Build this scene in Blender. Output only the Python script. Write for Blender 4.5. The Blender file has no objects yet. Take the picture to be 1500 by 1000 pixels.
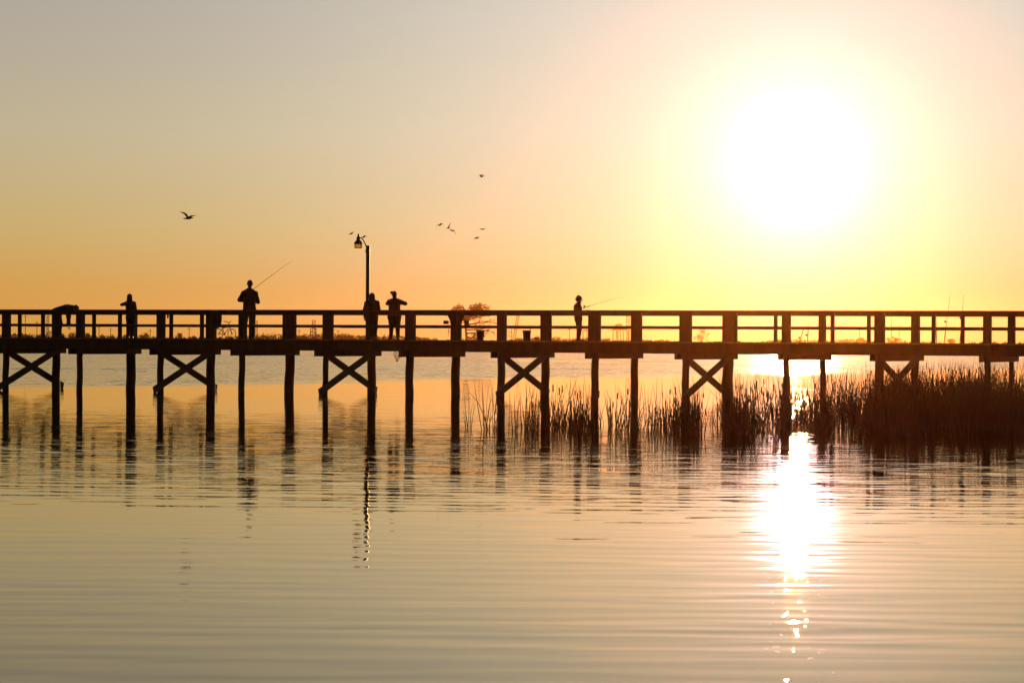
import bpy, bmesh, math, random
import numpy as np
from mathutils import Vector, Matrix
R = math.radians
random.seed(7); rng = np.random.default_rng(7)
S = bpy.context.scene
C = bpy.data.collections.new('Scene objects'); S.collection.children.link(C)

# ------------------------------------------------------------------ camera
F, CZ, ROLL = 4300.0, 1.8, 0.006          # focal length in pixels of a 1500 px wide frame, eye height, roll
cam = bpy.data.cameras.new('camera'); camo = bpy.data.objects.new('camera', cam); C.objects.link(camo)
cam.sensor_width = 36; cam.lens = F*36/1500; cam.clip_start = .5; cam.clip_end = 20000
cam.dof.use_dof = True; cam.dof.focus_distance = 88; cam.dof.aperture_fstop = 7.0
camo.matrix_world = Matrix.Translation((0, 0, CZ)) @ Matrix.Rotation(R(90)-3/F, 4, 'X') @ Matrix.Rotation(ROLL, 4, 'Z')
S.camera = camo

# ------------------------------------------------------------------ sky and sun
SUN_EL, SUN_AZ = R(3.39), R(5.52)
SD = Vector((math.sin(SUN_AZ)*math.cos(SUN_EL), math.cos(SUN_AZ)*math.cos(SUN_EL), math.sin(SUN_EL)))
world = bpy.data.worlds.new('World'); S.world = world; world.use_nodes = True
def lin(c): return tuple(((v/255+.055)/1.055)**2.4 if v > 10 else v/255/12.92 for v in c)
def build_world():
    nt = world.node_tree; N = nt.nodes; L = nt.links
    bg = N['Background']; tc = N.new('ShaderNodeTexCoord')
    def m(op, a, b=None, c=None):
        n = N.new('ShaderNodeMath'); n.operation = op
        for i, v in enumerate((a, b, c)):
            if v is None: continue
            if isinstance(v, (int, float)): n.inputs[i].default_value = v
            else: L.new(v, n.inputs[i])
        return n.outputs[0]
    sep = N.new('ShaderNodeSeparateXYZ'); L.new(tc.outputs['Generated'], sep.inputs[0])
    elev = m('MULTIPLY', m('ARCSINE', sep.outputs['Z']), 180/math.pi)
    ramp = N.new('ShaderNodeValToRGB'); L.new(m('POWER', m('DIVIDE', m('MAXIMUM', elev, 0), 90), .5), ramp.inputs[0])
    stops = [(0, (.58, .285, .05)), (1.0, (.57, .315, .073)), (2.2, (.52, .385, .15)), (4, (.485, .413, .27)), (6.6, (.39, .357, .31)), (9, (.27, .265, .235)),
             (13, (.20, .20, .19)), (25, (.15, .165, .18)), (90, (.07, .085, .11))]
    cr = ramp.color_ramp
    while len(cr.elements) < len(stops): cr.elements.new(.5)
    for e, (d, col) in zip(cr.elements, stops): e.position = math.sqrt(d/90); e.color = (*col, 1)
    dot = N.new('ShaderNodeVectorMath'); dot.operation = 'DOT_PRODUCT'; L.new(tc.outputs['Generated'], dot.inputs[0]); dot.inputs[1].default_value = SD
    d = dot.outputs['Value']
    phi = m('MULTIPLY', m('ARCCOSINE', m('MINIMUM', d, .9999999)), 180/math.pi)
    # towards the sun the sky pales to cream; away from it the plain evening gradient stays
    ramp2 = N.new('ShaderNodeValToRGB'); L.new(m('POWER', m('DIVIDE', m('MAXIMUM', elev, 0), 90), .5), ramp2.inputs[0])
    st2 = [(0, (.85, .44, .165)), (1.0, (.85, .54, .28)), (2.2, (.80, .665, .44)), (4, (.76, .73, .575)), (6.6, (.72, .73, .64)), (14, (.60, .59, .53)), (40, (.3, .32, .34)), (90, (.1, .12, .14))]
    c2 = ramp2.color_ramp
    while len(c2.elements) < len(st2): c2.elements.new(.5)
    for e, (dg, col) in zip(c2.elements, st2): e.position = math.sqrt(dg/90); e.color = (*col, 1)
    base = N.new('ShaderNodeMapRange'); L.new(d, base.inputs[0])
    for i, v in ((1, -1), (2, .97), (3, .12), (4, 1.0)): base.inputs[i].default_value = v
    sb = N.new('ShaderNodeVectorMath'); sb.operation = 'SCALE'; L.new(ramp.outputs[0], sb.inputs[0]); L.new(base.outputs[0], sb.inputs['Scale'])
    w = m('EXPONENT', m('MULTIPLY', m('POWER', m('DIVIDE', phi, 9.0), 2), -1))
    mxs = N.new('ShaderNodeMix'); mxs.data_type = 'RGBA'; mxs.clamp_factor = True; L.new(w, mxs.inputs[0]); L.new(sb.outputs[0], mxs.inputs[6]); L.new(ramp2.outputs[0], mxs.inputs[7])
    core = m('ADD', m('MULTIPLY', m('EXPONENT', m('DIVIDE', phi, -1.1)), 1.9), m('MULTIPLY', m('EXPONENT', m('MULTIPLY', m('POWER', m('DIVIDE', phi, .46), 2), -1)), 34))
    cs = N.new('ShaderNodeVectorMath'); cs.operation = 'SCALE'; cs.inputs[0].default_value = (1, .62, .80); L.new(core, cs.inputs['Scale'])
    ad = N.new('ShaderNodeVectorMath'); ad.operation = 'ADD'; L.new(mxs.outputs[2], ad.inputs[0]); L.new(cs.outputs[0], ad.inputs[1])
    sky = N.new('ShaderNodeTexSky'); sky.sky_type = 'NISHITA'; sky.sun_disc = False; sky.sun_elevation = SUN_EL; sky.sun_rotation = SUN_AZ
    ks = N.new('ShaderNodeVectorMath'); ks.operation = 'SCALE'; L.new(sky.outputs[0], ks.inputs[0]); ks.inputs['Scale'].default_value = .002
    ad2 = N.new('ShaderNodeVectorMath'); ad2.operation = 'ADD'; L.new(ad.outputs[0], ad2.inputs[0]); L.new(ks.outputs[0], ad2.inputs[1])
    sc2 = N.new('ShaderNodeVectorMath'); sc2.operation = 'SCALE'; L.new(ad2.outputs[0], sc2.inputs[0]); sc2.inputs['Scale'].default_value = 10
    L.new(sc2.outputs[0], bg.inputs[0]); bg.inputs[1].default_value = .1
build_world()
world.cycles.sampling_method = 'MANUAL'; world.cycles.sample_map_resolution = 1024
sl = bpy.data.lights.new('sun', 'SUN'); sl.energy = 3.0; sl.angle = R(.53); sl.color = (1, .62, .26)
so = bpy.data.objects.new('sun', sl); C.objects.link(so); so.rotation_euler = SD.to_track_quat('Z', 'Y').to_euler()
S.view_settings.view_transform = 'Standard'; S.view_settings.look = 'None'; S.view_settings.exposure = 0; S.view_settings.gamma = 1
S.cycles.use_denoising = True; S.cycles.volume_bounces = 0; S.cycles.max_bounces = 6; S.cycles.sample_clamp_indirect = 10

# ------------------------------------------------------------------ helpers
def tag(o, label=None, cat=None, group=None, kind=None):
    for k, v in (('label', label), ('category', cat), ('group', group), ('kind', kind)):
        if v: o[k] = v
    return o
def empty(name, loc, rz=0, **k):
    o = bpy.data.objects.new(name, None); C.objects.link(o); o.location = loc; o.rotation_euler.z = rz
    o.empty_display_size = .2
    return tag(o, **k)
def link(name, me, mat, parent=None, smooth=False):
    o = bpy.data.objects.new(name, me); C.objects.link(o); o.parent = parent
    if mat: me.materials.append(mat)
    if smooth: me.polygons.foreach_set('use_smooth', [True]*len(me.polygons))
    return o
def copy_tree(o, parent=None):
    c = o.copy(); C.objects.link(c); c.parent = parent
    for ch in list(o.children): copy_tree(ch, c)
    return c
class MB:
    """collects shapes, builds one mesh object"""
    def __init__(s): s.v = []; s.f = []
    def add(s, vs, fs):
        n = len(s.v); s.v += [tuple(v) for v in vs]; s.f += [tuple(i+n for i in f) for f in fs]; return s
    def box(s, c, ax, ay, az):       # centre and three half-extent vectors
        c, ax, ay, az = map(Vector, (c, ax, ay, az))
        vs = [c+a*ax+b*ay+d*az for a in (-1, 1) for b in (-1, 1) for d in (-1, 1)]
        return s.add(vs, [(0, 1, 3, 2), (4, 6, 7, 5), (0, 4, 5, 1), (2, 3, 7, 6), (0, 2, 6, 4), (1, 5, 7, 3)])
    def bar(s, p, q, w, h, up=(0, 0, 1)):   # rectangular beam p->q, w across, h along up
        p, q = Vector(p), Vector(q); d = (q-p); L = d.length/2; d.normalize()
        x = d.cross(Vector(up)).normalized(); u = x.cross(d).normalized()
        return s.box((p+q)/2, d*L, x*w/2, u*h/2)
    def tube(s, pts, rs, n=8, cap=True):
        pts = [Vector(p) for p in pts]
        if isinstance(rs, (int, float)): rs = [rs]*len(pts)
        vs = []; fs = []
        t0 = (pts[1]-pts[0]).normalized(); ref = Vector((0, 0, 1)) if abs(t0.z) < .9 else Vector((1, 0, 0))
        x = t0.cross(ref).normalized()
        for i, p in enumerate(pts):
            t = (pts[min(i+1, len(pts)-1)]-pts[max(i-1, 0)]).normalized()
            x = (x - t*x.dot(t)).normalized(); y = t.cross(x)
            for k in range(n):
                a = 2*math.pi*k/n; vs.append(p+(x*math.cos(a)+y*math.sin(a))*rs[i])
        for i in range(len(pts)-1):
            for k in range(n):
                a, b = i*n+k, i*n+(k+1) % n; fs.append((a, b, b+n, a+n))
        if cap: fs.append(tuple(range(n-1, -1, -1))); fs.append(tuple((len(pts)-1)*n+k for k in range(n)))
        return s.add(vs, fs)
    def lathe(s, c, prof, n=16, cap=True):   # profile of (r, z) round the vertical through c
        c = Vector(c); vs = []; fs = []
        for r, z in prof:
            for k in range(n):
                a = 2*math.pi*k/n; vs.append(c+Vector((r*math.cos(a), r*math.sin(a), z)))
        for i in range(len(prof)-1):
            for k in range(n):
                a, b = i*n+k, i*n+(k+1) % n; fs.append((a, b, b+n, a+n))
        if cap: fs.append(tuple(range(n-1, -1, -1))); fs.append(tuple((len(prof)-1)*n+k for k in range(n)))
        return s.add(vs, fs)
    def torus(s, c, ax, R_, r, n=24, m=6):
        ax = Vector(ax).normalized(); x = ax.orthogonal().normalized(); y = ax.cross(x); c = Vector(c); vs = []; fs = []
        for i in range(n):
            a = 2*math.pi*i/n; d = x*math.cos(a)+y*math.sin(a)
            for j in range(m):
                b = 2*math.pi*j/m; vs.append(c+d*(R_+r*math.cos(b))+ax*r*math.sin(b))
        for i in range(n):
            for j in range(m): fs.append((i*m+j, ((i+1) % n)*m+j, ((i+1) % n)*m+(j+1) % m, i*m+(j+1) % m))
        return s.add(vs, fs)
    def ball(s, c, r, seg=12, rings=8, rot=None):
        if isinstance(r, (int, float)): r = (r, r, r)
        c = Vector(c); vs = []; fs = []; M = rot or Matrix.Identity(3)
        vs.append(c+M@Vector((0, 0, r[2])))
        for i in range(1, rings):
            p = math.pi*i/rings
            for k in range(seg):
                a = 2*math.pi*k/seg; vs.append(c+M@Vector((r[0]*math.sin(p)*math.cos(a), r[1]*math.sin(p)*math.sin(a), r[2]*math.cos(p))))
        vs.append(c+M@Vector((0, 0, -r[2])))
        for k in range(seg): fs.append((0, 1+k, 1+(k+1) % seg)); 
        for i in range(rings-2):
            for k in range(seg):
                a, b = 1+i*seg+k, 1+i*seg+(k+1) % seg; fs.append((a, a+seg, b+seg, b))
        l = len(vs)-1; o_ = 1+(rings-2)*seg
        for k in range(seg): fs.append((l, o_+(k+1) % seg, o_+k))
        return s.add(vs, fs)
    def cap_(s, p, rp, q, rq, n=12):          # tapered capsule
        p, q = Vector(p), Vector(q); d = (q-p).normalized(); pts = []; rs = []
        for a in (-80, -55, -30, 0): pts.append(p+d*rp*math.sin(R(a))); rs.append(rp*math.cos(R(a)))
        for a in (0, 30, 55, 80): pts.append(q+d*rq*math.sin(R(a))); rs.append(rq*math.cos(R(a)))
        return s.tube(pts, rs, n)
    def mesh(s, name):
        me = bpy.data.meshes.new(name); me.from_pydata(s.v, [], s.f); me.update(); return me
    def build(s, name, mat, parent=None, smooth=False): return link(name, s.mesh(name), mat, parent, smooth)
    def fuse(s, name, mat, parent=None, voxel=.01, smooth=3):   # one continuous skin over all the shapes
        me = s.mesh(name); o = bpy.data.objects.new(name, me); C.objects.link(o)
        bm = bmesh.new(); bm.from_mesh(me); bmesh.ops.recalc_face_normals(bm, faces=bm.faces); bm.to_mesh(me); bm.free()
        r = o.modifiers.new('r', 'REMESH'); r.mode = 'VOXEL'; r.voxel_size = voxel
        if smooth: k = o.modifiers.new('s', 'SMOOTH'); k.iterations = smooth; k.factor = .5
        dg = bpy.context.evaluated_depsgraph_get(); me2 = bpy.data.meshes.new_from_object(o.evaluated_get(dg)); me2.name = name
        bpy.data.objects.remove(o); bpy.data.meshes.remove(me)
        return link(name, me2, mat, parent, True)

MATS = {}
def mat(name, col, rough=.8, noise=None, scale=8, metal=0, stretch=(1, 1, 1), alpha=None, trans=0):
    if name in MATS: return MATS[name]
    m = bpy.data.materials.new(name); m.use_nodes = True; MATS[name] = m
    nt = m.node_tree; b = nt.nodes['Principled BSDF']; b.inputs['Base Color'].default_value = (*col, 1)
    b.inputs['Roughness'].default_value = rough; b.inputs['Metallic'].default_value = metal
    tc = nt.nodes.new('ShaderNodeTexCoord'); mp = nt.nodes.new('ShaderNodeMapping'); mp.inputs['Scale'].default_value = stretch
    nz = nt.nodes.new('ShaderNodeTexNoise'); nz.inputs['Scale'].default_value = scale; nz.inputs['Detail'].default_value = 5
    cr = nt.nodes.new('ShaderNodeValToRGB'); c2 = noise or tuple(v*.55 for v in col)
    cr.color_ramp.elements[0].position = .35; cr.color_ramp.elements[1].position = .65
    cr.color_ramp.elements[0].color = (*c2, 1); cr.color_ramp.elements[1].color = (*col, 1)
    L = nt.links; L.new(tc.outputs['Object'], mp.inputs[0]); L.new(mp.outputs[0], nz.inputs['Vector'])
    L.new(nz.outputs[0], cr.inputs[0]); L.new(cr.outputs[0], b.inputs['Base Color'])
    if trans:
        t = nt.nodes.new('ShaderNodeBsdfTranslucent'); L.new(cr.outputs[0], t.inputs[0]); mx = nt.nodes.new('ShaderNodeMixShader')
        mx.inputs[0].default_value = trans; L.new(b.outputs[0], mx.inputs[1]); L.new(t.outputs[0], mx.inputs[2])
        L.new(mx.outputs[0], nt.nodes['Material Output'].inputs[0])
    return m
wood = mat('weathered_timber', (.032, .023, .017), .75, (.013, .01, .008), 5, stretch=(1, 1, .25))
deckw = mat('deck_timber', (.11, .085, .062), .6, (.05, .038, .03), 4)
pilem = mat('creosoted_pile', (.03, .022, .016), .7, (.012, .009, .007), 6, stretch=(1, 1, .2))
steel = mat('galvanised_steel', (.12, .12, .12), .45, metal=.8)
darkm = mat('dark_painted_metal', (.03, .03, .032), .5)
bark = mat('grey_bark', (.06, .045, .035), .9)
leafm = mat('far_foliage', (.045, .055, .025), .9, (.02, .028, .012), 3, trans=.06)

# ------------------------------------------------------------------ pixel -> place
def P(x, y, Y):
    """point at distance Y that the photograph shows at pixel x, y"""
    u = x-750; v = 497+ROLL*u-y
    return Vector((u*Y/F, Y, CZ+v*Y/F))
TH = R(24.8); D = Vector((math.cos(TH), -math.sin(TH), 0)); NV = Vector((math.sin(TH), math.cos(TH), 0))
O = Vector((-1.63, 86.1, 0)); W = 3.02
def tof(x, s):
    u = x-750; o = O+NV*s
    return (u*o.y-F*o.x)/(F*D.x-u*D.y)
def on(t, s, z=0): return O+D*t+NV*s+Vector((0, 0, z))
DECK, RAIL = 1.765, 2.65

# ------------------------------------------------------------------ water
def water_material():
    m = bpy.data.materials.new('lake_water'); m.use_nodes = True; nt = m.node_tree; N = nt.nodes; L = nt.links
    N.remove(N['Principled BSDF']); out = N['Material Output']
    def mth(op, a, b=None, clamp=False):
        n = N.new('ShaderNodeMath'); n.operation = op; n.use_clamp = clamp
        for i, v in enumerate((a, b)):
            if v is None: continue
            if isinstance(v, (int, float)): n.inputs[i].default_value = v
            else: L.new(v, n.inputs[i])
        return n.outputs[0]
    def rng_(v, a, b, c, d, smooth=True):
        n = N.new('ShaderNodeMapRange'); n.interpolation_type = 'SMOOTHSTEP' if smooth else 'LINEAR'; L.new(v, n.inputs[0])
        for i, k in zip((1, 2, 3, 4), (a, b, c, d)): n.inputs[i].default_value = k
        return n.outputs[0]
    geo = N.new('ShaderNodeNewGeometry'); sep = N.new('ShaderNodeSeparateXYZ'); L.new(geo.outputs['Position'], sep.inputs[0])
    X, Y = sep.outputs[0], sep.outputs[1]
    def noise(sx, sy, detail=2, rot=0, off=0, rough=.5):
        mp = N.new('ShaderNodeMapping'); mp.inputs['Scale'].default_value = (sx, sy, 1); mp.inputs['Rotation'].default_value = (0, 0, rot)
        mp.inputs['Location'].default_value = (off, off*1.7, off*.3)
        L.new(geo.outputs['Position'], mp.inputs[0])
        n = N.new('ShaderNodeTexNoise'); n.inputs['Scale'].default_value = 1; n.inputs['Detail'].default_value = detail; n.inputs['Roughness'].default_value = rough
        L.new(mp.outputs[0], n.inputs['Vector']); return n.outputs[0]
    def c0(v): return mth('SUBTRACT', v, .5)
    # wind-ruffled far water
    edge = mth('SUBTRACT', mth('SUBTRACT', Y, mth('MULTIPLY', X, 1.8)), mth('MULTIPLY', c0(noise(.08, .04, 3)), 24))
    streak = mth('ABSOLUTE', mth('ADD', mth('ADD', Y, mth('MULTIPLY', X, 2.78)), -243))
    wind = mth('MULTIPLY', rng_(edge, 112, 140, 0, 1), rng_(streak, 3, 8, .25, 1))
    # nearer ripples start in front of the sheltered strip
    near = rng_(mth('ADD', Y, mth('MULTIPLY', c0(noise(.15, .1, 2, 0, 5)), 8)), 51, 40, 0.0, 1)
    nearest = rng_(Y, 42, 24, 0, 1)
    calm = mth('SUBTRACT', 1, wind)
    def waves(lam, rot, off, dist):       # long-crested wavelets: slope of a bent sine
        ph = mth('ADD', mth('ADD', mth('MULTIPLY', Y, math.cos(rot)/lam), mth('MULTIPLY', X, math.sin(rot)/lam)), mth('MULTIPLY', noise(.22/lam, .55/lam, 2, 0, off), dist))
        return mth('SINE', mth('MULTIPLY', ph, 2*math.pi))
    amp = rng_(noise(.05, .30, 2, 0, 61), .3, .7, .25, 1.0)
    amp2 = rng_(noise(.10, .75, 2, 0, 67), .35, .65, .1, 1.0)
    swell = mth('ADD', mth('MULTIPLY', mth('MULTIPLY', waves(.62, R(3), 3, 2.2), amp), .0075), mth('MULTIPLY', mth('MULTIPLY', waves(.38, R(-5), 13, 2.6), amp2), .006))
    swell = mth('ADD', swell, mth('MULTIPLY', mth('MULTIPLY', waves(.75, R(26), 43, 1.6), amp2), .0035))
    swell = mth('ADD', swell, mth('MULTIPLY', c0(noise(.12, 1.1, 3, R(2), 5, .6)), .016))
    swell = mth('MULTIPLY', swell, rng_(Y, 20, 40, .8, 1))
    rip = mth('MULTIPLY', mth('MULTIPLY', waves(.34, R(1.5), 23, 3.0), amp2), .008)
    rip = mth('ADD', rip, mth('MULTIPLY', c0(noise(.5, 6, 3, R(1), 7)), .036))
    fine = mth('MULTIPLY', c0(noise(1.2, 9, 3, 0, 9, .6)), .078)
    riso = mth('MULTIPLY', mth('MULTIPLY', rip, near), rng_(nearest, 0, 1, 1, .22))
    sy = mth('ADD', mth('ADD', mth('MULTIPLY', swell, rng_(near, 0, 1, .55, 1)), riso), mth('MULTIPLY', fine, rng_(nearest, 0, 1, 1, .15)))
    glint = mth('MULTIPLY', mth('MAXIMUM', mth('SUBTRACT', noise(14, 42, 2, 0, 81), .72), 0), .55)
    sy = mth('ADD', sy, mth('MULTIPLY', glint, rng_(Y, 30, 22, 0, 1)))
    sxn = mth('MULTIPLY', c0(noise(.6, 2.2, 2, 0, 31)), .036)
    wy = mth('MULTIPLY', mth('ADD', c0(noise(2.2, .9, 4, 0, 41, .8)), mth('MULTIPLY', c0(noise(.09, .16, 4, 0, 71, .65)), .5)), .6)
    wx = mth('MULTIPLY', c0(noise(1.6, 2.4, 4, 0, 51, .7)), .40)
    sy = mth('ADD', mth('MULTIPLY', sy, calm), mth('MULTIPLY', wy, wind))
    sx = mth('ADD', mth('MULTIPLY', sxn, calm), mth('MULTIPLY', wx, wind))
    cb = N.new('ShaderNodeCombineXYZ'); L.new(sx, cb.inputs[0]); L.new(sy, cb.inputs[1]); cb.inputs[2].default_value = 1
    nm = N.new('ShaderNodeVectorMath'); nm.operation = 'NORMALIZE'; L.new(cb.outputs[0], nm.inputs[0]); nrm = nm.outputs[0]
    gl = N.new('ShaderNodeBsdfGlossy'); gl.inputs['Color'].default_value = (1, .925, .71, 1); L.new(nrm, gl.inputs['Normal'])
    L.new(mth('ADD', mth('MULTIPLY', wind, .13), .01), gl.inputs['Roughness'])
    df = N.new('ShaderNodeBsdfDiffuse'); df.inputs['Color'].default_value = (.022, .017, .009, 1)
    fr = N.new('ShaderNodeFresnel'); fr.inputs['IOR'].default_value = 1.333; L.new(nrm, fr.inputs['Normal'])
    mx = N.new('ShaderNodeMixShader'); L.new(fr.outputs[0], mx.inputs[0]); L.new(df.outputs[0], mx.inputs[1]); L.new(gl.outputs[0], mx.inputs[2])
    L.new(mx.outputs[0], out.inputs[0]); return m
WZ = .11
wm = MB(); wm.add([(-1000, -40, WZ), (1000, -40, WZ), (1000, 1500, WZ), (-1000, 1500, WZ)], [(0, 1, 2, 3)])
tag(wm.build('water', water_material()), kind='structure')

# ------------------------------------------------------------------ far shore
def far_shore():
    nx, ny = 240, 6; ys = [692, 700, 708, 760, 1000, 1480]; zs = [-.6, .15, .55, .8, .9, .9]
    vs = []; fs = []
    for j in range(ny):
        for i in range(nx):
            x = -980+1960*i/(nx-1); w = math.sin(x*.021)*3+math.sin(x*.063+1)*2 if j < 4 else 0
            vs.append((x, ys[j]+w, zs[j]*(1 if j < 2 else .8+.25*math.sin(x*.05+j)+.15*math.sin(x*.17))))
    for j in range(ny-1):
        for i in range(nx-1): a = j*nx+i; fs.append((a, a+1, a+1+nx, a+nx))
    m = MB(); m.add(vs, fs); tag(m.build('far_shore', mat('shore_grass', (.06, .055, .03), .95, (.035, .03, .018), .05), smooth=True), kind='structure')
far_shore()
def leaf_cloud(centres, radii, n, size, squash=1.0, jit=.35, r=None):
    """many leaf-sized triangles spread through blobs"""
    r = r or rng; k = r.integers(0, len(centres), n); c = np.asarray(centres, float)[k]; rad = np.asarray(radii, float)[k]
    d = r.normal(size=(n, 3)); d /= np.linalg.norm(d, axis=1)[:, None]
    c = c+d*(rad*(r.random(n)**.45)*(1+jit*r.normal(size=n)*.5))[:, None]*np.array([1, 1, squash])
    a = r.normal(size=(n, 3)); a /= np.linalg.norm(a, axis=1)[:, None]; b = np.cross(a, r.normal(size=(n, 3))); b /= np.linalg.norm(b, axis=1)[:, None]
    s = (size*(.6+.8*r.random(n)))[:, None]
    v = np.stack([c-a*s*.5-b*s*.3, c+a*s*.5-b*s*.3, c+b*s*.6], 1).reshape(-1, 3)
    return v, np.arange(3*n).reshape(-1, 3)
def np_mesh(name, v, f, m, parent=None):
    me = bpy.data.meshes.new(name); me.from_pydata(v.tolist(), [], f.tolist()); me.update(); return link(name, me, m, parent)
def treeline():
    cs = []; rs = []; x = -240.
    while x < 240:
        u = x*F/725+750
        h = .95+.35*math.sin(x*.1)+.25*math.sin(x*.39)+random.random()*.4
        if u < 330: h += .45
        if 330 < u < 640: h += .75
        if u > 1180: h += .1
        rr = max(.3, h*.45); cs.append((x, 725+random.uniform(-6, 6), .7+h-rr)); rs.append(rr)
        cs.append((x, 725+random.uniform(-6, 6), .6+rr*.4)); rs.append(rr); cs.append((x+.2, 722, .7)); rs.append(.35)
        x += random.uniform(.25, .8)
    v, f = leaf_cloud(cs, rs, 170000, .33, jit=.12)
    tag(np_mesh('treeline', v, f, leafm), label='low dark line of scrub and trees along the far shore', cat='treeline', kind='stuff')
treeline()
def bush(x, top, width, label, n=2600, Y=716, dense=True):
    base = .6; p = P(x, top, Y); h = p.z-base; hw = width*Y/F/2
    t = empty('shrub', (p.x, Y, base), label=label, cat='shrub')
    m = MB()
    for i in range(7):
        a = random.uniform(0, 6.28); r_ = hw*random.uniform(.2, .8)
        m.tube([(0, 0, -.3), (r_*.3*math.cos(a), r_*.3*math.sin(a), h*.4), (r_*math.cos(a), r_*math.sin(a), h*random.uniform(.7, .95))], [.06, .035, .015], 5)
    m.build('stem', bark, t)
    cs = []; rs = []
    for i in range(16):
        a = random.uniform(0, 6.28); q = random.random()**.6*hw*.8; z = h*(.25+.6*random.random()*(1-.45*(q/hw)**2)); rr = h*random.uniform(.1, .2)
        cs.append((q*math.cos(a), q*math.sin(a), z)); rs.append(rr)
    v, f = leaf_cloud(cs, rs, n, .15 if dense else .10)
    np_mesh('foliage', v, f, leafm, t)
bush(1027, 478, 36, 'airy round shrub on the far shore under the sun, seen between two thick posts', 2400, dense=False)
bush(128, 487, 10, 'small dark shrub on the far shore below the railing near the bending person', 900)
bush(212, 485, 16, 'low rounded shrub on the far shore right of the person with raised elbow', 1200)
bush(262, 486, 13, 'dome shaped shrub on the far shore left of the bicycle', 1000)
bush(507, 485, 14, 'dark knobbly shrub on the far shore left of the lamp pole', 1100)
bush(445, 488, 16, 'wide low shrub at the foot of the twin-legged tower', 1100)
bush(815, 490, 14, 'low shrub on the far shore left of the child angler', 900)
bush(1262, 491, 24, 'broad dark shrub on the far shore right of the sun glare', 1600)
bush(1310, 491, 26, 'broad dark shrub behind the railing with a thin mast beside it', 1600)
bush(1393, 494, 12, 'small round shrub behind the leaning fishing rods', 900)

def bare_tree():
    Y = 1480; t = empty('bare_tree', (P(683, 490, 710).x, 710, .35), label='wind-shaped nearly leafless tree rising from the far shore above the railing', cat='tree')
    s = Y/F; m = MB(); tips = []; rr = random.Random(5)
    m.tube([(0, 0, -.5), (.1, 0, 4), (-.3, .2, 8), (.2, 0, 12), (1.0, 0, 15)], [.8, .6, .48, .38, .25], 8); m.build('trunk', bark, t)
    b = MB()
    def branch(p, d, L, r, lvl):
        pts = [Vector(p)]; dd = Vector(d).normalized(); n = 4
        for i in range(n):
            dd = (dd+Vector((rr.uniform(-.25, .25), rr.uniform(-.25, .25), rr.uniform(-.2, .14)))).normalized(); pts.append(pts[-1]+dd*L/n)
        b.tube(pts, [max(.075, r*(1-.7*i/n)) for i in range(n+1)], 3, cap=False); tips.append(pts[-1]); tips.append(pts[2])
        if lvl >= 3: return
        for i in range(1, n+1):
            for k in range(2): branch(pts[i], (dd+Vector((rr.uniform(-.7, .9), rr.uniform(-.8, .8), rr.uniform(-.4, .45)))), L*rr.uniform(.4, .65), r*.55, lvl+1)
    # long wind-swept limbs, grown from the trunk out to where each one ends
    for tx, tz, z0 in ((7.5, 20, 12.5), (-7, 17.6, 11), (-3, 19, 13), (2, 19.6, 14), (11, 15, 11.5), (12.5, 12, 10), (10, 9.5, 9), (8, 6, 6), (11.5, 7.2, 8), (5, 17, 12), (-8.5, 15.5, 11), (9, 18, 12.5), (5, 3.5, 3), (7.5, 2.6, 4), (6.5, 19.4, 13.5), (4, 20.2, 14), (-5, 18.3, 12.5), (3, 17.5, 13), (-1, 18, 14), (8, 19, 14), (6, 16, 12), (-5, 15.5, 12)):
        n = 7; ty = rr.uniform(-4, 4); pts = []
        for i in range(n+1):
            f = i/n; pts.append(Vector((tx*f+rr.uniform(-.3, .3), ty*f, z0+(tz-z0)*(f**.8)+rr.uniform(-.25, .25)+.6*math.sin(f*3.1)*(1 if tz > 12 else .5))))
        b.tube(pts, [.42*(1-.7*i/n) for i in range(n+1)], 5, cap=False)
        for i in range(2, n+1):
            for k in range(2): branch(pts[i], ((1 if tx > 0 else -.8)*rr.uniform(.3, 1), rr.uniform(-.8, .8), rr.uniform(-.35, .5)), rr.uniform(1.6, 3.0), .10, 2)
    b.build('branch', bark, t)
    tips2 = [tuple(p) for p in tips if p.z > 14.5 or rr.random() < .15]
    v, f = leaf_cloud(tips2, [.45]*len(tips2), 6500, .28); np_mesh('foliage', v, f, leafm, t)
bare_tree()
for o_ in C.objects:
    if o_.name == 'bare_tree': o_.scale = (.478, .478, .478)

# far port structures
def lattice_tower(x, top, wpx, label, Y=1320, boom=0, lean=0, name='harbour_crane', cat='crane', base=1.2):
    p = P(x, top, Y); h = p.z-base; w = wpx*Y/F/2; t = empty(name, (p.x, Y, base), label=label, cat=cat); k = .19
    for sx in (-1, 1):
        for sy in (-1, 1): m = MB(); m.bar((sx*w, sy*w, -1), (sx*w*.9+lean, sy*w, h), k*1.5, k*1.5, up=(1, 0, 0)); m.build('tower_leg', steel, t)
    nb = max(3, int(h/(2.2*w)))
    for sy in (-1, 1):
        m = MB()
        for i in range(nb):
            z0, z1 = h*i/nb, h*(i+1)/nb; l0, l1 = lean*i/nb, lean*(i+1)/nb
            m.bar((-w+l0, sy*w, z0), (w+l1, sy*w, z1), k*.7, k*.7, up=(0, 1, 0)); m.bar((w+l1, sy*w, z1), (-w+l1, sy*w, z1), k, k)
        m.build('cross_bracing', steel, t)
    if boom:
        m = MB(); m.bar((-boom*.4, 0, h*.45), (boom, 0, h*.45), .8, .8); m.bar((lean, 0, h), (boom, 0, h*.46), .3, .3, up=(0, 1, 0)); m.build('boom', steel, t)
    return t
lattice_tower(459.5, 469, 4.5, 'tall twin-legged harbour tower far behind the railing', boom=0)
lattice_tower(459, 481, 9, 'wide lower crane base under the tall twin-legged tower', Y=1300)
lattice_tower(375, 470, 4, 'slim far harbour tower showing just right of the angler on the left')
lattice_tower(752, 460, 3.5, 'tallest slanting lattice crane mast far off left of the buckets', lean=2.2)
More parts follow.
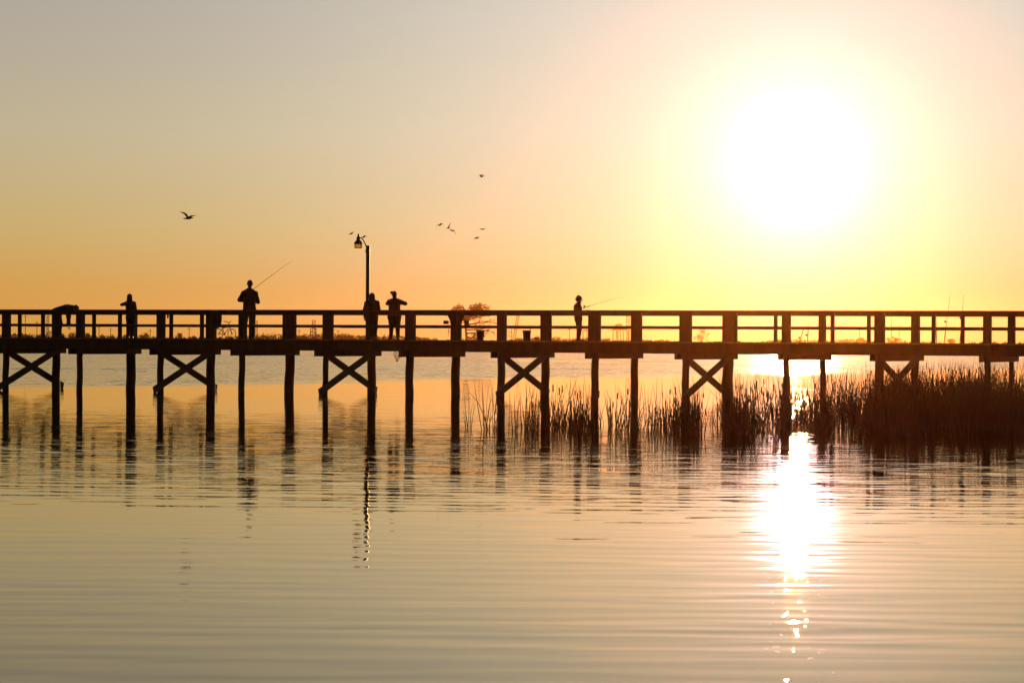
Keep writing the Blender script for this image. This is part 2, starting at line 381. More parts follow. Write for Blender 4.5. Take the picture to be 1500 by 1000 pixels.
lattice_tower(745, 479, 9, 'squat crane frame at the foot of the slanting lattice mast', Y=1300)
lattice_tower(919.5, 463, 4, 'tall lattice tower beside the far flat roofed sheds')
lattice_tower(70.5, 462, 3.5, 'slim far lattice tower seen left of the bending person')
lattice_tower(72, 485, 7, 'low crane frame at the foot of the slim far tower', Y=1300)
def canopy(x0, x1, y, legs, label, Y=1290, dy=.7):
    a, b = P(x0, y, Y), P(x1, y, Y); c = (a+b)/2; t = empty('open_shed', (c.x, Y, 1.2), label=label, cat='shed'); hw = (b.x-a.x)/2; z = c.z-1.2
    m = MB(); m.add([(-hw, -6, z), (hw, -6, z), (hw, 6, z), (-hw, 6, z), (-hw*.5, -4, z+dy), (hw*.55, -4, z+dy), (hw*.55, 4, z+dy), (-hw*.5, 4, z+dy)],
        [(3, 2, 1, 0), (4, 5, 6, 7), (0, 1, 5, 4), (1, 2, 6, 5), (2, 3, 7, 6), (3, 0, 4, 7)]); m.build('roof', steel, t)
    for lx in legs:
        q = P(lx, y, Y).x-c.x
        for sy in (-4, 4): m = MB(); m.bar((q, sy, -1), (q, sy, z), .22, .22, up=(1, 0, 0)); m.build('post', steel, t)
canopy(892, 922, 484, (898, 905, 913, 920), 'long flat roofed shed on posts across the water')
canopy(850, 882, 485, (854, 860, 876), 'flat roofed shed partly behind the pier post right of the child angler')
canopy(900, 912, 477, (903, 909), 'small raised roof above the long far shed', Y=1300, dy=.8)
def utility_pole(x, top, where):
    Y = 760; p = P(x, top, Y); t = empty('utility_pole', (p.x, Y, .5), label='thin far shore utility pole '+where, cat='pole', group='utility poles along the far shore')
    m = MB(); m.tube([(0, 0, -.5), (0, 0, p.z-.5)], [.1, .075], 6); m.build('shaft', bark, t)
    m = MB(); m.bar((-.5, 0, p.z-.9), (.5, 0, p.z-.9), .08, .08); m.build('crossarm', bark, t)
for x, y, wh in ((37, 461, 'leftmost of all, in the second railing gap'), (54, 470, 'left of the slim tower by the bending person'), (145, 477, 'midway between bending person and long-haired person'), (162, 480, 'left of the long-haired person, the nearer one'),
    (220, 482, 'just right of the long-haired person'), (277, 479, 'above the dome shaped shrub'), (438, 482, 'left of the twin-legged tower'), (488, 481, 'right of the twin-legged tower, the taller'), (495, 483, 'right of the twin-legged tower, the shorter'),
    (834, 480, 'just left of the child angler'), (1259, 480, 'rising from the broad shrub right of the sun glare'), (1317, 477, 'standing in the shrub with two masts, the shorter'), (1306, 464, 'standing in the shrub with two masts, the taller'), (1476, 484, 'furthest right, near the frame edge')): utility_pole(x, y, wh)

# ------------------------------------------------------------------ the pier
NEAR = [(4, 14.5, 4, 13.5), (112.5, 123, 112.5, 121.5), (230.5, 241, 230.5, 240), (350.5, 360.5, 349.6, 359), (473.6, 485.7, 472, 480.5), (594.5, 607, 594, 606), (729, 741, 728.6, 740), (867, 879, 866, 877), (996, 1012.6, 999.5, 1010), (1146, 1157.4, 1147, 1158), (1281.6, 1295.6, 1282, 1295.6), (1441, 1451.6, 1442, 1451.6)]
FAR = [(77, 89, 76.5, 88.5), (186, 200, 185, 199), (302.5, 316, 302.5, 315.5), (420, 433, 417, 431), (538, 551, 538.5, 551), (661, 675, 661, 674), (792.5, 807, 792.5, 805), (925, 935.6, 924, 935), (1059, 1075, 1058, 1074), (1200, 1209, 1201.5, 1210.5), (1335.5, 1346.6, 1335, 1346), (1477, 1486.6, 1477.6, 1485)]
pier = empty('fishing_pier', on(0, W/2, 0), label='long dark timber fishing pier on piles with a two-rail railing', cat='pier')
def pier_part(mb, name, m, parent=None, smooth=False):
    o = mb.build(name, m, None, smooth); me = o.data
    if parent is None: parent = pier
    me.transform(Matrix.Translation(-pier.location)); o.parent = parent
    return o
def row(tab, s):
    out = []
    for a, b, c, d in tab:
        tu, tl = tof((a+b)/2, s), tof((c+d)/2, s); Y = on(tu, s).y
        out.append((tu, tl, (b-a)*Y/F/2, (d-c)*Y/F/2))
    return out
rn, rf = row(NEAR, 0), row(FAR, W)
EXTRA_L, EXTRA_R = 4, 9
def extend(r_):
    a, b = r_[0], r_[-1]
    L_ = [(a[0]-2.9*k, a[1]-2.9*k+.02*k, .12, .12) for k in range(EXTRA_L, 0, -1)]
    R_ = [(b[0]+2.9*k, b[1]+2.9*k, .12, .12) for k in range(1, EXTRA_R+1)]
    return L_+r_+R_
rn, rf = extend(rn), extend(rf)
T0, T1 = rn[0][0]-1.2, rn[-1][0]+1.2
for rows, s in ((rn, 0), (rf, W)):
    for i, (tu, tl, hu, hl) in enumerate(rows):
        m = MB(); n = 9; pts = []; rs = []
        for k in range(n):                          # round pile, a little crooked
            z = -1+2.45*k/(n-1); f = max(0, (z-.2)/1.25); tt = tl+(tu-tl)*f*.6+.012*math.sin(k*1.7+i*2.3)
            pts.append(on(tt, s, z)); rs.append(hl*(1.05-.05*k/(n-1))*(1+.02*math.sin(k*2.9+i)))
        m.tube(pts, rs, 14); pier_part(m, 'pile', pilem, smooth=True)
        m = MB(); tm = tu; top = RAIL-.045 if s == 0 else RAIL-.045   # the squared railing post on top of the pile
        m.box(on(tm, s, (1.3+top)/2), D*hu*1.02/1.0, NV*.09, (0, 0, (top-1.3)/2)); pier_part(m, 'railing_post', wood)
mids = {0: [None, None, 297, 417, None, None, None, None, 941, 1080, 1222, 1368], 1: []}
for rows, s, tab in ((rn, 0, {2: 65, 3: 178, 4: 297.3}), (rf, W, {})):
    for i in range(len(rows)-1):
        t = (rows[i][0]+rows[i+1][0])/2 + random.uniform(-.02, .02)
        m = MB(); m.box(on(t, s, (1.44+RAIL-.045)/2), D*.048, NV*.048, (0, 0, (RAIL-.045-1.44)/2)); pier_part(m, 'baluster', wood)
for s, side in ((0, -1), (W, 1)):
    off = -side*.115
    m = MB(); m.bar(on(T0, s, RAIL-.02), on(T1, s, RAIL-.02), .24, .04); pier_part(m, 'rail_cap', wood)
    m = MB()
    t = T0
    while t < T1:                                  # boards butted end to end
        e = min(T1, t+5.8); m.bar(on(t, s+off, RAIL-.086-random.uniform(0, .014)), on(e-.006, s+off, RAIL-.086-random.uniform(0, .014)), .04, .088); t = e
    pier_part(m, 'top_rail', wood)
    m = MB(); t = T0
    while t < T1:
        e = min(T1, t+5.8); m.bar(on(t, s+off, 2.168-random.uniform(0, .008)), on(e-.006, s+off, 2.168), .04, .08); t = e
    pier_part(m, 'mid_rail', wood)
m = MB(); t = T0
while t < T1:
    w_ = .14; m.box(on(t+w_/2, W/2, DECK-.02+random.uniform(-.003, .003)), D*(w_/2-.004), NV*(W/2+.16+random.uniform(-.01, .01)), (0, 0, .02)); t += w_
pier_part(m, 'deck', deckw)
for s in (-.03, .85, 1.55, 2.25, W+.03):
    t = T0
    m = MB()
    while t < T1:
        e = min(T1, t+5.8); m.bar(on(t, s, 1.57), on(e-.008, s, 1.57), .075, .30+random.uniform(-.012, .004)); t = e
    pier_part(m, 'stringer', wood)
nb = len(rn)
for i in range(nb):
    a, b = on(rn[i][1], -.34, 0), on(rf[i][1], W+.3, 0)
    ax = (b-a).normalized(); q = ax.cross(Vector((0, 0, 1)))
    for sd in (-1, 1):
        k = sd*(.02+max(rn[i][3], rf[i][3]))
        m = MB(); m.bar(a+q*k+Vector((0, 0, 1.345)), b+q*k+Vector((0, 0, 1.345)), .07, .17); pier_part(m, 'cap_beam', wood)
    if (i-EXTRA_L) % 2 == 0:
        k = .075+max(rn[i][3], rf[i][3])
        a, b = on(rn[i][1], -.72, 0), on(rf[i][1], W+.72, 0)
        m = MB(); m.bar(a+q*k+Vector((0, 0, .19)), b+q*k+Vector((0, 0, 1.45))-ax*.78, .06, .2); pier_part(m, 'cross_brace', wood)
        m = MB(); m.bar(b-q*k+Vector((0, 0, .19)), a-q*k+Vector((0, 0, 1.45))+ax*.78, .06, .2); pier_part(m, 'cross_brace', wood)

# ------------------------------------------------------------------ lamp on the pier
def street_lamp():
    s = W-.12; t0 = tof(538.2, s); p = on(t0, s, DECK); t = empty('street_lamp', p, label='tall square-post lamp with a bell hood beside the two standing people', cat='street lamp')
    k = F/p.y; top = (153.3-(497-ROLL*212-359.5)*0 ); zt = P(538, 359.5, p.y).z-DECK
    m = MB(); m.box((0, 0, zt/2-.2), (.058, 0, 0), (0, .058, 0), (0, 0, zt/2+.2)); m.build('pole', darkm, t)
    h = P(524, 350, p.y)-p; hx, hz = h.x, h.z
    m = MB(); pts = []
    for a in range(0, 11):
        f = a/10; pts.append((-.03+(hx+.05)*f, 0, zt-.1+(hz-zt+.1+.02)*math.sin(f*math.pi/2)+.05*math.sin(f*math.pi)))
    m.tube(pts, .017, 8); m.tube([(-.02, 0, zt-.3), (-.075, 0, zt-.18), (-.05, 0, zt-.08)], .012, 6); m.build('arm', darkm, t, True)
    m = MB(); z0 = P(524, 357, p.y).z-p.z
    m.lathe((hx, 0, z0), [(.135, -.01), (.13, .03), (.10, .075), (.062, .11), (.055, .17), (.05, .21), (.028, .235), (.022, .26), (.03, .275), (.018, .30), (.004, .315)], 20); m.build('lamp_hood', darkm, t, True)
    g = bpy.data.materials.new('ribbed_lamp_glass'); g.use_nodes = True; nt = g.node_tree; b = nt.nodes['Principled BSDF']
    b.inputs['Base Color'].default_value = (.95, .68, .3, 1); b.inputs['Roughness'].default_value = .35
    tr = nt.nodes.new('ShaderNodeBsdfTranslucent'); tr.inputs[0].default_value = (.9, .62, .25, 1); tp = nt.nodes.new('ShaderNodeBsdfTransparent'); tp.inputs[0].default_value = (.95, .75, .45, 1)
    m1 = nt.nodes.new('ShaderNodeMixShader'); m1.inputs[0].default_value = .55; m2 = nt.nodes.new('ShaderNodeMixShader'); m2.inputs[0].default_value = .25
    nt.links.new(tr.outputs[0], m1.inputs[1]); nt.links.new(tp.outputs[0], m1.inputs[2]); nt.links.new(m1.outputs[0], m2.inputs[1]); nt.links.new(b.outputs[0], m2.inputs[2]); nt.links.new(m2.outputs[0], nt.nodes['Material Output'].inputs[0])
    m = MB(); m.lathe((hx, 0, z0), [(.118, -.012), (.122, -.06), (.118, -.13)], 24, cap=False); m.build('lamp_glass', g, t, True)
    m = MB(); m.torus((hx, 0, z0-.132), (0, 0, 1), .118, .008, 20, 6)
    for a in range(4): m.bar((hx+.121*math.cos(a*1.5708+.78), .121*math.sin(a*1.5708+.78), z0-.01), (hx+.12*math.cos(a*1.5708+.78), .12*math.sin(a*1.5708+.78), z0-.13), .01, .01, up=(1, 0, 0))
    m.build('glass_cage', darkm, t)
street_lamp()

# ------------------------------------------------------------------ people
skin = mat('skin', (.28, .15, .10), .6)
hairm = mat('dark_hair', (.02, .014, .01), .7)
def cloth(n, c): return mat(n, c, .9, scale=14)
def hand(mb, w, d, curl=.6, side=1, up=Vector((0, 0, 1)), sc=1.0):
    """palm and five separate curled fingers; w wrist, d pointing direction"""
    w = Vector(w); d = Vector(d).normalized(); x = d.cross(up)
    if x.length < .1: x = d.cross(Vector((0, 1, 0)))
    x.normalize(); n = x.cross(d).normalized()*-1        # n: towards the palm side
    for k in (-1, 0, 1): mb.cap_(w+x*.017*k*sc, .015*sc, w+d*.075*sc+x*.023*k*sc, .014*sc, 8)
    for i, (o, L) in enumerate(((-1.5, .062), (-.5, .075), (.5, .07), (1.5, .055))):
        p = w+d*.085*sc+x*o*.019*sc; q = d
        for j, r in enumerate((.0095, .0088, .008)):
            q = (q*math.cos(curl*(.6+.5*j)*.7)+n*math.sin(curl*(.6+.5*j)*.7)).normalized(); p2 = p+q*L*(.42-.07*j)*sc; mb.cap_(p, r*sc, p2, r*.93*sc, 8); p = p2
    p = w+d*.025*sc-x*.03*side*sc; q = (d*.6-x*side*.7+n*.4).normalized()
    for L, r in ((.04, .012), (.03, .010)):
        p2 = p+q*L*sc; mb.cap_(p, r*sc, p2, r*.93*sc, 8); p = p2; q = (q+d*.5+n*.5).normalized()
def head(mb, c, face, H=.23, tilt=None):
    """skull, jaw, nose, ears, brow and lips; face = horizontal facing direction"""
    c = Vector(c); f = Vector(face).normalized(); s = Vector((0, 0, 1)).cross(f).normalized(); u = f.cross(s)
    if tilt: u = (u+f*tilt).normalized(); f = s.cross(u)
    M = Matrix((s, f, u)).transposed(); k = H/.23
    mb.ball(c+u*.025*k, (.074*k, .092*k, .088*k), rot=M); mb.ball(c-u*.045*k+f*.022*k, (.056*k, .062*k, .062*k), rot=M)
    mb.ball(c-u*.092*k+f*.055*k, (.028*k, .024*k, .018*k), rot=M)
    mb.cap_(c+f*.088*k+u*.012*k, .009*k, c+f*.108*k-u*.022*k, .014*k, 8)
    mb.cap_(c+f*.079*k-u*.053*k-s*.018*k, .008*k, c+f*.079*k-u*.053*k+s*.018*k, .008*k, 8)
    mb.cap_(c+f*.082*k+u*.028*k-s*.032*k, .011*k, c+f*.082*k+u*.028*k+s*.032*k, .011*k, 8)
    for sd in (-1, 1):
        mb.ball(c+s*sd*.077*k-u*.008*k, (.012*k, .022*k, .032*k), rot=M); mb.ball(c+f*.078*k+s*sd*.03*k+u*.008*k, (.013*k, .01*k, .009*k), rot=M)
    return M
def limb(mb, pts, rs):
    for i in range(len(pts)-1): mb.cap_(pts[i], rs[i], pts[i+1], rs[i+1])
def person(x, s, j, label, cols, face=(0, 1, 0), H=.23, g=1.0, coat_len=None, voxel=.011, hairfn=None, tilt=None, curl=.7, yaw=0, coat_flare=1.0, hips=1.0, capf=None):
    """j: joints in metres in the person's own frame (x right, y away, z up from the deck)"""
    p = on(tof(x, s), s, DECK+.002); t = empty('person', p, yaw, label=label, cat='person'); V = {k: Vector(v) for k, v in j.items()}
    b = MB(); hf = Vector(face)
    head(b, V['head'], hf, H, tilt); b.cap_(V['neck'], .060*g, V['head']-Vector((0, 0, .04)), .056*g)
    chest = (V['shL']+V['shR'])/2; mid = (V['pel']*.5+chest*.5)
    b.cap_(V['shL'], .062*g, V['shR'], .062*g)
    for k in (-1, 1):
        o = (V['shR']-V['shL'])*.22*k
        b.cap_(chest+o*.9-(chest-V['pel'])*.12, .10*g, V['pel']+o*.8*hips, .105*g*hips)
    b.cap_(chest, .09*g, V['neck'], .06*g)
    for q in 'LR':
        limb(b, [V['sh'+q], V['el'+q], V['wr'+q]], [.052*g, .041*g, .027*g])
        limb(b, [V['hip'+q], V['kn'+q], V['an'+q]], [.085*g*hips, .056*g, .038*g]); b.cap_(V['pel'], .10*g, V['hip'+q], .09*g*hips)
        hd = V.get('hd'+q, V['wr'+q]-V['el'+q]); hand(b, V['wr'+q], hd, curl, 1 if q == 'L' else -1, sc=H/.23)
        f = V.get('ft'+q, hf); f = f.normalized(); a = V['an'+q]
        b.cap_(a, .036*g, a+Vector((0, 0, -.03))-f*.02, .034*g); b.cap_(a+Vector((0, 0, -.045))-f*.03, .032*g, a+Vector((0, 0, -.055))+f*.14, .026*g)
    b.fuse('body', skin, t, voxel*.75, 1)
    jc, tc, hc, sc_ = cols
    m = MB(); G = g*1.0                            # jacket
    m.cap_(V['shL'], .085*G, V['shR'], .085*G); m.cap_(chest, .105*G, V['neck']-Vector((0, 0, .02)), .075*G)
    for q in 'LR': m.cap_(V['neck']+Vector((0, 0, .0)), .062*G, V['sh'+q]+(chest-V['sh'+q])*.12+Vector((0, 0, .004)), .082*G)
    for k in (-1, 0, 1):
        o = (V['shR']-V['shL'])*.25*k; low = V['pel']+(chest-V['pel']).normalized()*(-(coat_len or .05))
        m.cap_(chest+o*.9-(chest-V['pel'])*.12, .118*G, V['pel']*.8+chest*.2+o*.8, .118*G*coat_flare); m.cap_(V['pel']*.8+chest*.2+o*.8, .118*G*coat_flare, low+o*.95*hips, .112*G*coat_flare*hips)
    for q in 'LR':
        w = V['wr'+q]; e = V['el'+q]; limb(m, [V['sh'+q], e, w+(e-w).normalized()*.02], [.078*G, .062*G, .043*G])
    m.fuse('jacket', jc, t, voxel, 4)
    m = MB()
    for q in 'LR':
        a = V['an'+q]; limb(m, [V['hip'+q], V['kn'+q], a+Vector((0, 0, .01))], [.105*G*hips, .076*G, .056*G]); m.cap_(V['pel'], .12*G, V['hip'+q], .11*G*hips)
    m.fuse('trousers', tc, t, voxel, 2)
    for q in 'LR':
        m = MB(); f = V.get('ft'+q, hf).normalized(); a = V['an'+q]
        m.cap_(a+Vector((0, 0, -.03))-f*.03, .046*g, a+Vector((0, 0, -.045))+f*.06, .044*g); m.cap_(a+Vector((0, 0, -.045))+f*.06, .042*g, a+Vector((0, 0, -.05))+f*.16, .034*g)
        o = m.fuse('shoe', sc_, t, voxel, 2)
    m = MB()
    if hairfn: hairfn(m, V['head'], hf, H/.23)
    m.fuse('hair', hc, t, voxel*.8, 1)
    if capf:
        m = MB(); capf(m, V['head'], hf, H/.23); m.fuse('cap', cols[0], t, voxel*.8, 1)
    return t
def short_hair(m, c, f, k):
    f = f.normalized(); m.ball(c+Vector((0, 0, .036*k))-f*.012*k, (.08*k, .092*k, .085*k)); m.ball(c-f*.045*k, (.07*k, .055*k, .075*k))
def long_hair(m, c, f, k):
    short_hair(m, c, f, k); m.cap_(c-f*.03*k+Vector((0, 0, .03*k)), .098*k, c-f*.04*k-Vector((0, 0, .15*k)), .112*k); 
def flat_cap(m, c, f, k):
    f = f.normalized(); m.ball(c+Vector((0, 0, .062*k)), (.09*k, .1*k, .062*k)); m.cap_(c+f*.09*k+Vector((0, 0, .045*k))-Vector((0, 0, 0)), .03*k, c+f*.14*k+Vector((0, 0, .035*k)), .024*k)
AN = .085
# bending person, facing right, picking something off the deck
person(92, 1.2, dict(head=(.41, .02, .925), neck=(.29, .02, .98), shL=(.17, .18, .955), shR=(.18, -.17, .945), pel=(-.19, 0, .84), hipL=(-.20, .10, .78), hipR=(-.18, -.10, .78),
    knL=(-.10, .12, .44), knR=(-.17, -.12, .44), anL=(-.16, .13, AN), anR=(-.24, -.13, AN), elL=(.16, .2, .64), elR=(.20, -.22, .66), wrL=(.13, .12, .42), wrR=(.24, -.2, .40), ftL=(1, 0, 0), ftR=(1, 0, 0), hdR=(.25, 0, -1), hdL=(.3, 0, -1)),
    'person in a dark coat bending double over the deck with arms hanging down', (cloth('navy_cloth', (.02, .022, .03)), cloth('grey_trousers', (.03, .03, .03)), hairm, darkm), face=(.75, 0, -.55), g=1.12, hairfn=short_hair, curl=.5)
# young person with long hair, one elbow out
person(190.5, 2.0, dict(head=(-.02, 0, 1.30), neck=(0, 0, 1.16), shL=(-.13, 0, 1.10), shR=(.12, 0, 1.10), pel=(.02, 0, .70), hipL=(-.06, 0, .67), hipR=(.09, 0, .67), knL=(-.05, 0, .37), knR=(.07, .02, .37), anL=(-.06, 0, .07), anR=(.06, .02, .07),
    elL=(-.29, .12, 1.06), elR=(.17, .04, .88), wrL=(-.12, .26, 1.10), wrR=(.10, .2, .98)),
    'small long-haired person with the left elbow raised, standing alone near the left end', (cloth('plum_cloth', (.03, .015, .02)), cloth('dark_jeans', (.015, .018, .03)), hairm, darkm), g=.84, H=.2, hairfn=long_hair, coat_len=.02)
# man with the long rod
person(365, 1.4, dict(head=(0.01, .02, 1.69), neck=(.0, 0, 1.53), shL=(-.175, 0, 1.41), shR=(.18, 0, 1.40), pel=(.0, 0, .97), hipL=(-.09, 0, .92), hipR=(.10, 0, .92), knL=(-.13, .02, .5), knR=(.11, 0, .5), anL=(-.16, 0, AN), anR=(.12, .05, AN),
    elL=(-.32, .08, 1.20), elR=(.26, .08, 1.14), wrL=(-.10, .30, 1.16), wrR=(.10, .32, 1.20)),
    'tall broad-shouldered man in dark jacket fishing with a long raised rod', (cloth('black_cloth', (.016, .016, .018)), cloth('grey_trousers', (.03, .03, .03)), hairm, darkm), g=1.06, H=.25, hairfn=short_hair, coat_len=.06)
# person in a bulky coat by the lamp
person(544.5, 1.9, dict(head=(0.0, .03, 1.31), neck=(0, 0, 1.18), shL=(-.15, 0, 1.10), shR=(.15, 0, 1.11), pel=(0, -.02, .68), hipL=(-.06, 0, .66), hipR=(.08, 0, .66), knL=(-.03, .02, .36), knR=(.10, .02, .36), anL=(-.03, 0, .08), anR=(.09, 0, .08),
    elL=(-.23, .04, .86), elR=(.21, .10, .86), wrL=(-.22, .18, .70), wrR=(.06, .28, .86)),
    'person in a bulky coat standing right in front of the lamp pole', (cloth('puffer_cloth', (.022, .018, .015)), cloth('dark_jeans', (.015, .018, .03)), hairm, darkm), g=1.08, H=.215, hairfn=long_hair, coat_len=.03, coat_flare=1.08)
def bun(m, c, f, k):
    short_hair(m, c, f, k); m.ball(c+Vector((-.085*k, 0, .065*k)), .05*k); m.cap_(c+Vector((0, -.04, 0)), .07*k, c+Vector((.015, -.05, -.13*k)), .06*k)
person(577.5, 1.9, dict(head=(-.01, .02, 1.37), neck=(.01, 0, 1.23), shL=(-.15, 0, 1.15), shR=(.15, 0, 1.15), pel=(0, -.02, .74), hipL=(-.08, 0, .70), hipR=(.09, 0, .70), knL=(-.09, .02, .39), knR=(.10, .02, .39), anL=(-.10, 0, .08), anR=(.11, 0, .08),
    elL=(-.22, .16, 1.10), elR=(.33, .10, 1.10), wrL=(-.05, .24, 1.24), wrR=(.10, .22, 1.22), ftL=(-.6, 1, 0)),
    'standing person with both elbows raised and hands at the face, right of the lamp', (cloth('brown_cloth', (.03, .02, .014)), cloth('brown_trousers', (.03, .024, .02)), hairm, darkm), g=1.0, H=.215, hairfn=bun, coat_len=.06, hips=1.2)
child = person(848, 1.9, dict(head=(-.005, .02, 1.18), neck=(-.02, 0, 1.06), shL=(-.06, .10, .99), shR=(-.03, -.10, .99), pel=(-.02, 0, .65), hipL=(-.02, .07, .61), hipR=(-.02, -.07, .61), knL=(.02, .07, .35), knR=(0, -.08, .35), anL=(-.01, .06, .06), anR=(-.02, -.07, .06),
    elL=(.06, .13, .78), elR=(.05, -.13, .76), wrL=(.17, .04, .84), wrR=(.15, -.04, .80), ftL=(1, .4, 0), ftR=(1, -.2, 0)),
    'short child in profile fishing with a thin rod pointing right', (cloth('rust_cloth', (.05, .02, .012)), cloth('dark_jeans', (.015, .018, .03)), hairm, darkm), face=(1, .3, 0), g=.98, H=.225, hairfn=short_hair, voxel=.009)
child.scale = (1.04, 1.04, 1.04)

# fishing rods
def rod(pts, r0, r1, label, reel=None, group=None, handle=.12):
    p0 = Vector(pts[0]); t = empty('fishing_rod', p0, label=label, cat='fishing rod', group=group)
    q = [Vector(p)-p0 for p in pts]; n = len(q)
    MB().tube(q, [r0+(r1-r0)*i/(n-1) for i in range(n)], 6).build('blank', darkm, t)
    d = (q[1]-q[0]).normalized(); MB().tube([-d*.05, q[0]+d*(handle*2)], .014, 8).build('grip', mat('cork', (.22, .12, .06), .8), t)
    c = d*(reel if reel else .2); s = d.cross(Vector((0, 1, 0))).normalized()
    m = MB(); m.ball(c+s*.045, (.03, .028, .03)); m.tube([c, c+s*.04], .007, 6); m.tube([c+s*.05, c+s*.05+Vector((.05, .02, 0))], .005, 5); m.build('reel', steel, t, True)
    m = MB()
    for f in (.3, .5, .7, .85, 1): a = q[0].lerp(q[-1], f) if n == 2 else q[min(n-1, int(f*(n-1)))]; m.torus(a-s*.0, d, .012, .002, 8, 4)
    m.build('line_guide', steel, t); return t
b0 = on(tof(365, 1.4), 1.4).y+.35
rod([P(362, 429.5, b0), P(375.5, 419.8, b0+.1), P(395, 405, b0+.3), P(412, 392.5, b0+.5), P(426, 383, b0+.7)], .009, .0028, 'long fishing rod angled up right from the hands of the tall man', reel=.1)
b1 = on(tof(848, 1.9), 1.9).y+.0
rod([P(852, 452.0, b1), P(861, 448.9, b1), P(880, 443, b1+.2), P(898, 438, b1+.4), P(912, 435.6, b1+.6)], .008, .0024, 'thin fishing rod held low by the child', reel=.09)
def lean(x0, y0, x1, y1, label, s=W-.4, reel=.6):
    Y = on(tof(x0, s), s).y; a = P(x0, y0, Y); a.z = DECK+.01; c = P(x1, y1, Y+.1); rod([a, a.lerp(c, .35), a.lerp(c, .7), c], .010, .003, label, reel=reel, handle=.2)
lean(1383, 500, 1391.5, 430, 'fishing rod leaning steeply on the railing, crossing above the top rail at right')
lean(1406, 500, 1411.5, 432, 'fishing rod propped beside the thin railing post at right', reel=.72)
lean(1372, 500, 1371, 455, 'short fishing rod standing against the railing left of the steep one', reel=.5)
lean(1171.5, 496, 1177, 481, 'stubby fishing rod tilted on the deck under the sun', reel=.12)
lean(1183, 496, 1184.5, 460, 'upright fishing rod on the deck under the sun', reel=.2)

# ------------------------------------------------------------------ things on the pier
def bucket(x, s, w, h, label, extra=False):
    p = on(tof(x, s), s, DECK+.002); t = empty('bucket', p, label=label, cat='bucket'); pl = mat('bucket_plastic', (.10, .09, .08), .5)
    m = MB(); m.lathe((0, 0, 0), [(w*.78, 0), (w*.8, .01), (w, h), (w*1.05, h-.01), (w*1.05, h-.05), (w*.98, h-.05)], 20, cap=False); m.lathe((0, 0, .012), [(.001, 0), (w*.78, .001)], 20, cap=False); m.build('pail', pl, t, True)
    m = MB(); pts = [(w*1.03*math.cos(a), .02*math.sin(a*2), h-.03-.12*math.sin(a)) for a in [math.pi*k/10 for k in range(11)]]; m.tube(pts, .005, 5); m.build('handle', steel, t)
    return t
bucket(703.5, 2.3, .125, .31, 'plain bucket on the deck beside the far bare tree')
bucket(771.5, 2.2, .125, .31, 'wider bucket on the deck with a landing handle stuck in it')
rodh = empty('scoop', on(tof(776.5, 2.2), 2.2, DECK+.03), label='short handled scoop standing upright in the wider bucket', cat='scoop')
MB().tube([(0, 0, .0), (.01, 0, .36)], .012, 8).build('handle', darkm, rodh); MB().tube([(.01, 0, .36), (.012, 0, .41)], [.022, .018], 8).build('grip', darkm, rodh)
tb = empty('tackle_box', on(tof(786.5, 2.3), 2.3, DECK+.002), label='small tackle box with a handle on short feet beside the wider bucket', cat='tackle box')
m = MB()
for a in (-.05, .05): m.box((a, 0, .02), (.008, 0, 0), (0, .06, 0), (0, 0, .02))
m.build('foot', darkm, tb); MB().box((0, 0, .075), (.075, 0, 0), (0, .07, 0), (0, 0, .034)).build('case', mat('tackle_plastic', (.05, .05, .04), .5), tb)
MB().tube([(-.03, 0, .105), (-.025, 0, .135), (.04, 0, .135), (.045, 0, .105)], .007, 6).build('handle', darkm, tb)

def floodlights():
    s = W-.15; p = on(tof(668, s), s, 0); t = empty('floodlight', (p.x, p.y, 2.2), label='twin floodlight bracket on a pier post in front of the bare tree', cat='floodlight')
    Y = p.y; f = lambda x, y: P(x, y, Y)-Vector((p.x, p.y, 2.2))
    m = MB(); a = f(655, 461); b = f(681, 461); c = f(675, 476); d = f(662, 476)
    vs = [a, b, c, d]; m.add([v+Vector((0, o, 0)) for o in (-.13, -.06) for v in vs], [(0, 1, 2, 3), (7, 6, 5, 4), (0, 4, 5, 1), (1, 5, 6, 2), (2, 6, 7, 3), (3, 7, 4, 0)]); m.build('bracket', wood, t)
    for x0, x1, y0, y1 in ((649.5, 657, 469.5, 474.5), (680, 687, 469, 477)):
        q, w_ = f((x0+x1)/2, (y0+y1)/2), (x1-x0)*Y/F/2; m = MB(); m.box(q+Vector((0, -.1, 0)), (w_, 0, 0), (0, .05, 0), (0, 0, (y1-y0)*Y/F/2)); h = m.build('lamp_head', darkm, t)
        e = f(664 if x0 < 660 else 675, 472); m = MB(); m.tube([q+Vector((0, -.1, 0)), e+Vector((0, -.1, 0))], .014, 6); m.build('arm', darkm, t)
    m = MB(); m.tube([f(656.3, 474)+Vector((0, -.1, 0)), f(657, 482)+Vector((0, -.08, 0)), f(656.5, 492)+Vector((0, -.1, 0))], .009, 5); m.tube([f(656.5, 484), f(661, 487), f(663, 484)], .009, 5); m.build('cable', darkm, t)
floodlights()
bag = empty('bag', on(tof(316.5, W-.25), W-.25, 0), label='dark sagging bag hanging from the railing left of the bicycle', cat='bag')
m = MB(); Yb = bag.location.y
for y, a, b in ((462, 310, 325), (464.5, 309.6, 325.2), (467, 309.3, 325.2), (469.5, 309, 325), (472, 309, 324.6), (474.5, 309.2, 324), (477, 309.8, 323)):
    q = P((a+b)/2, y, Yb)-Vector((bag.location.x, Yb, 0)); m.ball(q, ((b-a)*Yb/F/2, .07, .09))
m.fuse('sack', cloth('black_cloth', (.016, .016, .018)), bag, .012, 4)
m = MB(); q = P(317, 460, Yb)-Vector((bag.location.x, Yb, 0)); m.tube([q+Vector((-.08, 0, -.02)), q+Vector((-.05, .1, .1)), q+Vector((.05, .1, .1)), q+Vector((.08, 0, -.02))], .01, 6); m.build('strap', darkm, bag)
